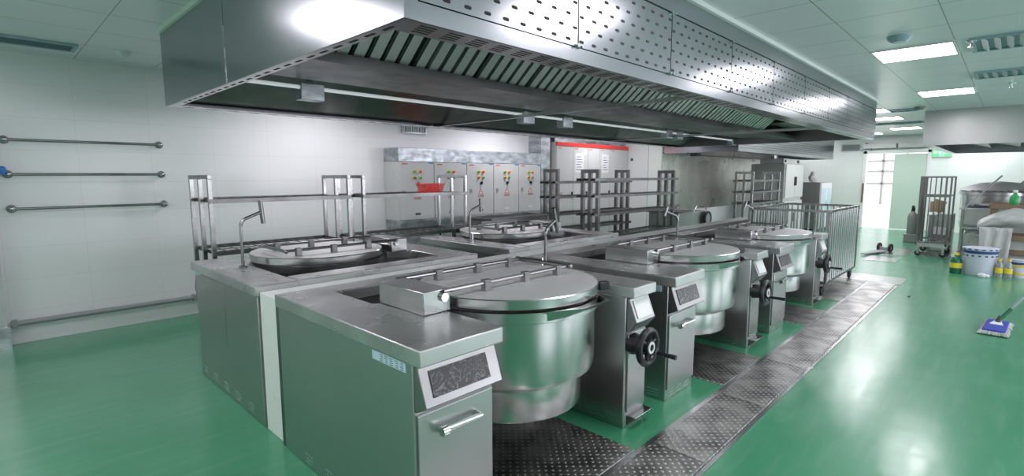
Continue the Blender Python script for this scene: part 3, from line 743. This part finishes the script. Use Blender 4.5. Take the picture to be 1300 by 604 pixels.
# low stand with stacked dark grids, behind the second back kettle
t = thing('low_stand', 'low steel stand carrying dark grids behind the second back kettle', 'stand', (4.45, 4.85, 0))
G().box(0, 1.5, 0, .6, .86, .90).build('top', 'darksteel', t, bevel=.003)
for x in (0, 1.46):
    for y in (0, .56): G().box(x, x + .04, y, y + .04, 0, .86).build('leg', 'darksteel', t)
for k, (dx, dy, r) in enumerate(((.1, 0, .05), (.02, .03, -.06), (.16, -.02, .02))):
    g = G().box(0, 1.2, 0, .03, 0, .03).box(0, 1.2, .45, .48, 0, .03).box(0, .03, .03, .45, 0, .03).box(1.17, 1.2, .03, .45, 0, .03)
    for j in range(18): g.box(.05 + j * .063, .065 + j * .063, .03, .45, .008, .02)
    o = g.build('steel_grid', 'darksteel', loc=(4.5 + dx, 4.9 + dy, .90 + k * .032), label=('dark steel grid at the bottom of the stack behind the second back kettle', 'dark steel grid in the middle of the stack behind the second back kettle', 'dark steel grid on top of the stack behind the second back kettle')[k], category='steel grid', group='stacked steel grids')
    o.rotation_euler.z = r

# hand cart between the racks and the cooking wall
t = thing('hand_cart', 'grey box cart with bent tube handle before the cooking wall', 'cart', (8.7, 4.25, 0))
G().box(0, 1.15, 0, .6, .45, .88).build('body', 'panel', t, bevel=.01)
G().box(-.05, .55, -.02, .62, .88, .91).build('top_board', 'darksteel', t)
G().tube([(1.1, .02, .6), (1.2, .02, .95), (.75, .02, .97), (.62, .02, .87)], .016).tube([(1.1, .58, .6), (1.2, .58, .95), (.75, .58, .97), (.62, .58, .87)], .016).build('handle', 'steel', t)
for y in (-.05, .65):
    o = G().torus((1.12, y, .72), (0, 1, 0), .13, .025).build('spare_wheel', 'rubber', t)
    G().cyl((1.12, y - .01, .72), (1.12, y + .01, .72), .11, n=20).build('rim', 'grey', o)
for x in (.1, 1.0):
    for y in (.08, .52): G().cyl((x, y - .02, .09), (x, y + .02, .09), .09, n=18).box(x - .02, x + .02, y - .03, y + .03, .15, .46).build('caster', 'rubber', t)

# ------------------------------------------------------------------ barred cage trolley
t = thing('cage_trolley', 'large open topped stainless cage trolley of upright bars on casters', 'trolley', (7.42, 1.60, .008))
W, D, z0, z1 = 1.72, 1.0, .16, 1.105
g = G()
for z in (z0, z1 - .032):
    g.box(0, W, 0, .032, z, z + .032).box(0, W, D - .032, D, z, z + .032).box(0, .032, .032, D - .032, z, z + .032).box(W - .032, W, .032, D - .032, z, z + .032)
for x in (0, W - .032):
    for y in (0, D - .032): g.box(x, x + .032, y, y + .032, z0 + .032, z1 - .032)
g.build('frame', 'tube', t, bevel=.002)
G().box(.03, W - .03, .03, D - .03, z0 + .005, z0 + .02).build('base_sheet', 'steel', t)
for y in (.016, D - .016):
    g = G(); n = 15
    for k in range(1, n): g.cyl((k * W / n, y, z0 + .03), (k * W / n, y, z1 - .03), .016, n=12)
    g.build('bar_panel', 'bar', t)
for x in (.016, W - .016):
    g = G(); n = 12
    for k in range(1, n): g.cyl((x, k * D / n, z0 + .03), (x, k * D / n, z1 - .03), .0125, n=12)
    g.build('bar_panel', 'bar', t)
for x in (.07, W - .07):
    for y in (.06, D - .06):
        o = G().lathe([(0, -.018), (.045, -.018), (.055, -.012), (.055, .012), (.045, .018), (0, .018)], (x, y, .055), 20, 'y').build('caster_wheel', 'rubber', t)
        G().box(x - .03, x + .03, y - .03, y + .03, .15, .162).box(x - .02, x + .02, y - .026, y - .02, .05, .15).box(x - .02, x + .02, y + .02, y + .026, .05, .15).build('caster_fork', 'tube', o)

# ------------------------------------------------------------------ far left equipment
t = thing('steam_cabinet', 'tall stainless cabinet with paired white doors under the wall hood', 'cabinet', (13.6, 3.95, 0))
G().box(0, 1.45, .02, .8, .08, 1.84).build('body', 'panel', t, bevel=.006)
G().box(.1, 1.35, .05, .75, 0, .08).build('plinth', 'darksteel', t)
for i, x in enumerate((.01, .73)):
    for z in (.1, 1.0):
        d = G().box(x, x + .71, -.02, .02, z, z + .86 - .04).build('door', 'cabgrey', t, bevel=.006)
        hx = x + .65 if i == 0 else x + .03
        G().box(hx, hx + .03, -.05, -.02, z + .3, z + .52).build('door_latch', 'black', d)
cb = G().box(.0, 1.3, .05, .6, 1.842, 1.96).build('control_box', 'steel', t, bevel=.004)
for x in (.12, 1.15): G().cyl((x, .035, 1.9), (x, .05, 1.9), .035, n=14).build('dial', 'black', cb)
t = thing('storage_cabinet', 'smaller stainless cabinet with a glazed white door right of the tall cabinet', 'cabinet', (16.1, 3.75, 0))
G().box(0, 1.1, .02, .7, .06, 1.36).build('body', 'panel', t, bevel=.005)
G().box(.05, 1.05, .06, .65, 0, .06).build('plinth', 'black', t)
for x in (.01, .555):
    d = G().box(x, x + .535, -.015, .02, .1, 1.34).build('door', 'white', t, bevel=.004)
    G().box(x + .08, x + .45, -.018, -.015, .3, 1.2).build('pane', 'lblue', d)
    G().box(x + .48, x + .50, -.04, -.015, .6, .85).build('door_handle', 'chrome', d)
G().ball((0, 0, .11), .13, (1, .8, .85), jit=.12).ball((.02, 0, .24), .06, jit=.1).build('plastic_bag', 'wrap', loc=(16.4, 4.05, 1.366), label='crumpled pale plastic bag on top of the smaller cabinet', category='bag')
t = thing('wall_vent', 'barred air vent high on the far wall left of the door', 'air vent', (XF, 3.30, 2.26))
G().box(-.03, 0, 0, .5, 0, .025).box(-.03, 0, 0, .5, .195, .22).box(-.03, 0, 0, .025, .025, .195).box(-.03, 0, .475, .5, .025, .195).build('frame', 'cabgrey', t)
for k in range(8): G().obox((-.015, .25, .04 + k * .02), (.02, .45, .004), Matrix.Rotation(.5, 3, 'Y')).build('louvre', 'cabgrey', t)
G().box(-.006, 0, .025, .475, .025, .195).build('backing', 'ink', t)
G().tube([(0, 0, 0), (-.06, -.03, -.08), (-.03, -.1, -.16), (-.08, -.14, -.22)], .012, 6).tube([(0, 0, 0), (-.05, .05, -.05), (-.07, .03, -.13)], .01, 6).build('loose_cable', 'black', loc=(XF - .01, 3.15, 2.5), label='loose dark cable ends hanging above the far door', category='cable')
t = thing('exit_sign', 'green lit exit sign on the far wall right of the door', 'exit sign', (XF, 1.42, 2.04))
G().box(-.05, 0, -.22, .22, 0, .2).build('case', 'cabgrey', t, bevel=.006)
G().box(-.052, -.05, -.2, .2, .02, .18).build('lit_panel', 'exit', t)
text('sign_text', '安全出口', .095, (-.053, 0, .12), (PI / 2, 0, -PI / 2), 'exittext', t)
text('sign_text', 'EXIT', .055, (-.053, 0, .05), (PI / 2, 0, -PI / 2), 'exittext', t)
# fire extinguisher on its box
t = thing('floor_box', 'grey box on the floor left of the roll cage, carrying the grey cylinder', 'box', (15.1, 1.57, 0))
G().box(-.16, .16, -.15, .15, 0, .17).build('box', 'extgrey', t, bevel=.01)
G().box(-.17, .17, -.16, .16, .17, .19).build('lid', 'grey', t, bevel=.005)
t = thing('fire_extinguisher', 'grey cylinder with dark valve standing on the grey box', 'fire extinguisher', (15.1, 1.59, .19))
G().lathe([(0, 0), (.09, 0), (.1, .02), (.1, .40), (.085, .46), (.04, .50), (.03, .54), (0, .54)], n=24).build('cylinder', 'extgrey', t)
G().cyl((0, 0, .53), (0, 0, .62), .035).box(-.1, .04, -.02, .02, .6, .66).tube([(.03, 0, .58), (.1, .04, .55), (.13, .05, .4), (.12, .04, .2)], .014, 8).build('valve', 'black', t)
# flat dolly part on floor
t = thing('floor_dolly', 'flat two wheeled dolly lying on the floor by the pale steel sheets', 'dolly', (12.75, 1.75, 0), -.25)
for y in (-.1, .1):
    o = G().torus((.0, y, .09), (0, 1, 0), .065, .025, 20, 8).build('wheel', 'rubber', t)
    G().cyl((0, y - .012, .09), (0, y + .012, .09), .05, n=16).build('hub', 'grey', o)
G().cyl((0, -.1, .09), (0, .1, .09), .012).prism([(-.05, -.08), (-.05, .08), (-.2, .1), (-.9, .04), (-.9, -.04), (-.2, -.1)], 'z', .02, .04).box(-.06, .03, -.07, .07, .04, .1).build('plate', 'grey', t)

# ------------------------------------------------------------------ right cluster
t = thing('roll_cage', 'tall narrow steel roll cage with upright bars on casters', 'roll cage', (12.5, .78, 0))
W, D = .95, .47
for nm, x in (('front_gate', 0), ('rear_gate', W - .03)):
    g = G().box(x, x + .03, 0, .03, .22, 1.53).box(x, x + .03, D - .03, D, .22, 1.53)
    for z in (.26, 1.14, 1.50): g.box(x, x + .03, .03, D - .03, z, z + .03)
    for k in range(1, 6): g.box(x + .008, x + .022, k * D / 6 - .008, k * D / 6 + .008, .29, 1.50)
    g.build(nm, 'darksteel', t, bevel=.002)
g = G().box(.03, W - .03, D - .03, D, .26, .29).box(.03, W - .03, D - .03, D, 1.5, 1.53)
for k in range(1, 10): g.box(k * W / 10 - .008, k * W / 10 + .008, D - .022, D - .008, .29, 1.5)
g.build('side_gate', 'darksteel', t)
G().box(0, W, 0, D, .19, .22).box(0, .02, 0, D, .22, .26).build('base_tray', 'steel', t)
for x in (.06, W - .06):
    for y in (.05, D - .05):
        o = G().lathe([(0, -.018), (.05, -.018), (.055, 0), (.05, .018), (0, .018)], (x, y, .055), 18, 'x').build('caster_wheel', 'rubber', t)
        G().box(x - .03, x + .03, y - .03, y + .03, .165, .19).box(x - .026, x - .02, y - .02, y + .02, .05, .165).box(x + .02, x + .026, y - .02, y + .02, .05, .165).build('caster_fork', 'tube', o)
g = G().obox((0, 0, .19), (.03, .2, .25), Matrix.Rotation(.35, 3, 'X')).obox((.10, .02, .17), (.03, .24, .22), Matrix.Rotation(.2, 3, 'Y'))
g.build('cardboard_sheet', 'card', loc=(13.75, 1.05, .728), label='brown folded cardboard standing on the steel box behind the roll cage', category='cardboard')
t = thing('cage_box', 'grey steel box on the floor behind the roll cage, under the cardboard', 'box', (13.85, .97, 0))
G().box(-.28, .36, -.18, .2, 0, .76).build('box', 'steel', t, bevel=.01)
G().box(-.285, -.28, -.12, .1, .35, .5).build('front_plate', 'paper', t)
# preparation table with dark sheet
t = thing('work_table', 'long stainless work table with an undershelf beneath the right hood', 'table', (12.9, -1.3, 0))
G().box(.6, 1.3, 0, 2.0, .87, .91).build('table_top', 'top', t, bevel=.004)
G().box(.65, 1.25, .05, 1.95, .5, .53).build('undershelf', 'steel', t)
G().box(.63, 1.25, .08, 1.92, .58, .87).build('drawer_unit', 'panel', t, bevel=.004)
G().box(.7, 1.25, .05, 1.9, .16, .40).build('lower_box', 'steel', t, bevel=.004)
for x in (.62, 1.24):
    for y in (.03, 1.93): G().box(x, x + .04, y, y + .04, 0, .87).build('leg', 'tube', t)
g = G()
for i in range(11):
    for j in range(5): pass
n, mN = 16, 6
vs = [((i / n) * .95 - .1, (j / mN) * .45, .035 + .02 * math.sin(i * 1.3 + j) * math.cos(j * 2.1) + .012 * random.random()) for i in range(n + 1) for j in range(mN + 1)]
fs = [(i * (mN + 1) + j, (i + 1) * (mN + 1) + j, (i + 1) * (mN + 1) + j + 1, i * (mN + 1) + j + 1) for i in range(n) for j in range(mN)]
g = G().raw([(y, x, z) for x, y, z in vs], fs)
o = g.build('folded_film', 'wrap', loc=(13.62, -.35, .925), label='crumpled clear plastic film lying on the dark board', category='plastic film')
sd = o.modifiers.new('thick', 'SOLIDIFY'); sd.thickness = .01
G().box(-.05, .52, -.55, .55, 0, .022).build('dark_board', 'ink', loc=(13.6, .05, .91), bevel=.004, label='dark navy board on the work table under the clear film', category='board')
G().cyl((0, 0, 0), (.35, -.48, .62), .016, .016, 10).build('pole', 'grey', loc=(13.3, .62, .915), label='thin grey pole leaning up from the work table beside the roll cage', category='pole')
# big pot at the back of the right cluster
t = thing('boiling_pot', 'large round stainless boiling pot with an open domed lid behind the work table', 'cooking pot', (15.2, .15, 0))
G().lathe([(0, .3), (.5, .3), (.62, .42), (.64, .5), (.64, 1.12), (.67, 1.13), (.67, 1.2), (.62, 1.2), (.6, 1.1), (0, 1.08)], n=48).build('pot', 'steel', t, sharp=25)
G().box(-.5, .5, -.5, .5, 0, .34).build('stand', 'panel', t, bevel=.01)
ld = G().lathe([(.66, 1.21), (.665, 1.23), (.55, 1.31), (.35, 1.38), (0, 1.42)], n=48).build('lid', 'lidtop', t)
ld.modifiers.new('thick', 'SOLIDIFY').thickness = .008
G().tube([(-.2, -.3, 1.38), (-.3, -.38, 1.48), (-.45, -.5, 1.42), (-.55, -.62, 1.22)], .016).build('lid_handle', 'tube', ld)
g = G()
for k in range(10): g.box(-.72, -.66, -.5 + k * .1, -.45 + k * .1, 1.19, 1.24)
g.build('rim_clamp', 'darksteel', t)
t = thing('pot_drive_box', 'white cased drive box beside the large boiling pot at the right edge', 'box', (14.55, -.95, 0))
G().box(-.3, .3, -.28, .28, 0, 1.62).build('case', 'tile', t, bevel=.01)
G().box(-.305, -.3, -.2, .2, 1.2, 1.5).build('panel', 'white', t)
# timber crates with wrapped goods
def crate(label, loc, w, d, h, lay):
    t = thing('timber_crate', label, 'crate', loc, 0, 'timber crates')
    g = G()
    for x in (0, w - .07):
        for y in (0, d / 2 - .035, d - .07): g.box(x, x + .07, y, y + .07, 0, h)
    for z in lay:
        g.box(-.02, 0, 0, d, z, z + .08).box(w, w + .02, 0, d, z, z + .08).box(0, w, -.02, 0, z, z + .08).box(0, w, d, d + .02, z, z + .08)
    g.build('frame', 'wood', t, bevel=.003)
    G().box(.07, w - .07, .07, d - .07, .04, h - .05).build('packing', 'wrapwhite', t, bevel=.03)
    return t
crate('dark timber crate with white packing, the taller one at the right edge', (11.95, -.95, 0), .8, 1.17, 1.06, (.06, .5, .98))
crate('low timber crate at the right edge in front of the taller one', (11.25, -.75, 0), .6, .80, .60, (.03, .30, .52))
t = thing('plastic_roll', 'bulky bundle of cloudy plastic film lying on the low crate with a sheet hanging down', 'plastic wrap', (11.5, -.12, .60))
g = G()
P = [Vector((0, .48, -.02)), Vector((.0, .28, .08)), Vector((.02, .05, .14)), Vector((.05, -.25, .10)), Vector((.05, -.55, .03))]
Rr = (.10, .15, .19, .17, .13)
n = 20; V = []; F = []
P = [P[i].lerp(P[i + 1], f) for i in range(len(P) - 1) for f in (0, .33, .66)] + [P[-1]]; Rr = [Rr[i] + (Rr[i + 1] - Rr[i]) * f for i in range(4) for f in (0, .33, .66)] + [Rr[-1]]
for i, (p, r) in enumerate(zip(P, Rr)):
    for j in range(n):
        a = 2 * PI * j / n; q = r * (1 + random.uniform(-.15, .13))
        V.append((p.x + q * math.cos(a), p.y, p.z + .13 + q * .85 * math.sin(a)))
for i in range(len(P) - 1): F += [(i * n + j, i * n + (j + 1) % n, (i + 1) * n + (j + 1) % n, (i + 1) * n + j) for j in range(n)]
F += [tuple(range(n)), tuple(range((len(P) - 1) * n, len(P) * n))]
o = g.raw(V, F).build('bundle', 'wrap', t, sharp=80); o.modifiers.new('smooth', 'SUBSURF').render_levels = 2
n, mN = 14, 12; V = []
for i in range(n + 1):
    for j in range(mN + 1):
        u, v = i / n, j / mN
        V.append((-.30 - .10 * math.sin(v * 2) + .03 * math.sin(u * 17 + v * 3), .42 - .36 * u + .05 * (v - .5) * (u - .5), .12 - .70 * v))
F = [(i * (mN + 1) + j, (i + 1) * (mN + 1) + j, (i + 1) * (mN + 1) + j + 1, i * (mN + 1) + j + 1) for i in range(n) for j in range(mN)]
o = G().raw(V, F).build('hanging_sheet', 'wrap', t, sharp=80); o.modifiers.new('thick', 'SOLIDIFY').thickness = .004
t = thing('spray_bottle', 'small bright green bottle standing on the taller timber crate', 'bottle', (12.1, -.06, 1.06))
G().lathe([(0, 0), (.06, 0), (.065, .02), (.065, .12), (.03, .17), (.025, .2), (0, .2)], n=20).build('body', 'green', t)
G().cyl((0, 0, .2), (0, 0, .24), .03).build('cap', 'white', t)

# pail, bottles, rag on the floor
t = thing('pail', 'large lilac white paint pail with a navy band near its rim', 'pail', (10.80, .26, 0))
G().lathe([(0, 0), (.185, 0), (.19, .01), (.205, .40), (.212, .40), (.212, .415), (.195, .415), (.19, .39), (0, .38)], n=40).build('body', 'bucket', t)
G().lathe([(.2052, .345), (.2066, .345), (.2085, .385), (.2072, .385)], n=40).build('navy_band', 'navy', t)
G().lathe([(0, .40), (.19, .40), (.2, .417), (.216, .417), (.216, .405), (.22, .40), (.22, .425), (.2, .43), (0, .42)], n=40).build('lid', 'bucket', t)
g = G()
for k in range(16):
    a = k * 2 * PI / 16; g.obox((.205 * math.cos(a), .205 * math.sin(a), .31), (.006, .03, .022), Matrix.Rotation(a, 3, 'Z'))
g.build('printed_mark', 'navy', t)
g = G()
for k in range(16):
    a = (k + .5) * 2 * PI / 16; g.obox((.2145, 0, 0) if 0 else (.2195 * math.cos(a), .2195 * math.sin(a), .41), (.004, .04, .018), Matrix.Rotation(a, 3, 'Z'))
g.build('lid_tab', 'navy', t)
t = thing('chemical_bottle', 'dark green bottle with a yellow label left of the large pail', 'bottle', (10.72, .53, 0))
G().lathe([(0, 0), (.072, 0), (.075, .01), (.075, .2), (.06, .245), (.03, .27), (.028, .29), (0, .29)], n=24).build('body', 'bottlegreen', t)
G().lathe([(.0752, .09), (.0765, .09), (.0765, .17), (.0752, .17)], n=24).build('label_wrap', 'yellow', t)
G().lathe([(0, .29), (.032, .29), (.032, .325), (0, .33)], n=16).build('cap', 'yellow', t)
for i, (x, y, lb) in enumerate(((10.70, .03, 'clear bottle with yellow cap and label right of the large pail, left of the pair'), (10.72, -.075, 'clear bottle with yellow cap and label touching the small pail, right of the pair'))):
    t = thing('clear_bottle', lb, 'bottle', (x, y, 0), 0, 'clear bottles')
    G().lathe([(0, 0), (.042, 0), (.045, .01), (.045, .19), (.02, .24), (.018, .26), (0, .26)], n=20).build('body', 'clear', t)
    G().lathe([(.0452, .07), (.0465, .07), (.0465, .15), (.0452, .15)], n=20).build('label_wrap', 'yellow', t)
    G().cyl((0, 0, .258), (0, 0, .29), .024).build('cap', 'yellow', t)
t = thing('pail', 'small lilac white pail with yellow straps right of the clear bottles', 'pail', (10.92, -.19, 0))
G().lathe([(0, 0), (.085, 0), (.1, .26), (.105, .26), (.105, .27), (0, .27)], n=30).build('body', 'bucket', t)
G().lathe([(.097, .2), (.0985, .2), (.1005, .235), (.099, .235)], n=30).build('navy_band', 'navy', t)
for z, r in ((.045, .0885), (.165, .095)): G().lathe([(r, z), (r + .004, z), (r + .0065, z + .03), (r + .0025, z + .03)], n=30).build('strap', 'yellow', t)
G().ball((0, 0, .03), .06, (.7, 1, .55), jit=.2).ball((.02, -.05, .025), .04, (1, 1, .6), jit=.2).build('rag', 'paper', loc=(10.52, .21, -.0), label='small white crumpled rag on the floor before the large pail', category='rag')
G().box(-.04, .04, -.012, .012, 0, .012).build('floor_scrap', 'ink', loc=(8.2, .83, 0), bevel=.004, label='small dark scrap lying on the green floor near the channel end', category='scrap')

# mop
t = thing('mop', 'flat blue mop with pale fringe and long grey handle on the green floor', 'mop', (7.0, -.005, 0), -.06)
t.scale = (.9, .85, .9)
n = 24
g = G().box(-.29, .29, -.10, .10, .03, .06)
g.build('pad', 'mopblue', t, bevel=.012)
g = G()
for k in range(64):
    u = k / 64 * 2 * PI; x, y = .32 * math.cos(u), .12 * math.sin(u)
    x = max(-.29, min(.29, x * 1.4)); y = max(-.10, min(.10, y * 1.4))
    ox, oy = x * .16 + random.uniform(-.01, .01), y * .4 + random.uniform(-.01, .01)
    g.tube([(x * .9, y * .9, .04), (x + ox * .3, y + oy * .3, .032), (x + ox * .7, y + oy * .7, .011)], .011, 6)
g.build('fringe', 'fringe', t)
g = G().prism([(.0, -.06), (.2, -.03), (.2, .03), (.0, .06)], 'z', .058, .07)
g.build('head_plate', 'paper', t, bevel=.003)
G().cyl((.12, 0, .065), (.16, -.02, .13), .026, .02).build('swivel_joint', 'black', t)
HD = Vector((.55, -.78, 1.15)).normalized()
s0 = Vector((.15, -.02, .10))
o = G().tube([s0 + HD * .05, s0 + HD * 1.9], .018, 12).build('handle', 'alu', t)
G().cyl(s0 + HD * .0, s0 + HD * .16, .019, n=12).build('handle_socket', 'bottlegreen', o)

# ------------------------------------------------------------------ daylight, camera, view
w = bpy.data.worlds.new('day'); SC.world = w; w.use_nodes = True
bg = w.node_tree.nodes['Background']
sky = w.node_tree.nodes.new('ShaderNodeTexSky'); sky.sky_type = 'HOSEK_WILKIE'; sky.turbidity = 6; sky.sun_direction = (.3, -.4, .85)
mxw = w.node_tree.nodes.new('ShaderNodeMix'); mxw.data_type = 'RGBA'; mxw.inputs['Factor'].default_value = .75; mxw.inputs['B'].default_value = (1, 1, 1, 1)
w.node_tree.links.new(sky.outputs[0], mxw.inputs['A']); w.node_tree.links.new(mxw.outputs['Result'], bg.inputs['Color'])
bg.inputs['Strength'].default_value = 2
w.cycles.sampling_method = 'NONE'

cam = bpy.data.cameras.new('camera'); co = bpy.data.objects.new('camera', cam); COL.objects.link(co)
cam.sensor_fit = 'HORIZONTAL'; cam.sensor_width = 36; cam.lens = 36 * 651.67 / 1300; cam.clip_start = .05; cam.clip_end = 200
ya, pi_, ro = math.radians(44.073), math.radians(-6.867), math.radians(-.127)
F = Vector((math.cos(pi_) * math.cos(ya), math.cos(pi_) * math.sin(ya), math.sin(pi_)))
R = Vector((math.sin(ya), -math.cos(ya), 0)); U = R.cross(F)
R2 = R * math.cos(ro) + U * math.sin(ro); U2 = -R * math.sin(ro) + U * math.cos(ro)
mt = Matrix((R2, U2, -F)).transposed().to_4x4(); mt.translation = (0, 0, 1.55)
co.matrix_world = mt
SC.camera = co
SC.view_settings.view_transform = 'Standard'; SC.view_settings.look = 'None'; SC.view_settings.gamma = 1
SC.view_settings.use_curve_mapping = False
SC.view_settings.exposure = 1.1
SC.cycles.use_denoising = True
SC.cycles.max_bounces = 10; SC.cycles.diffuse_bounces = 5; SC.cycles.glossy_bounces = 6
SC.cycles.sample_clamp_indirect = 6
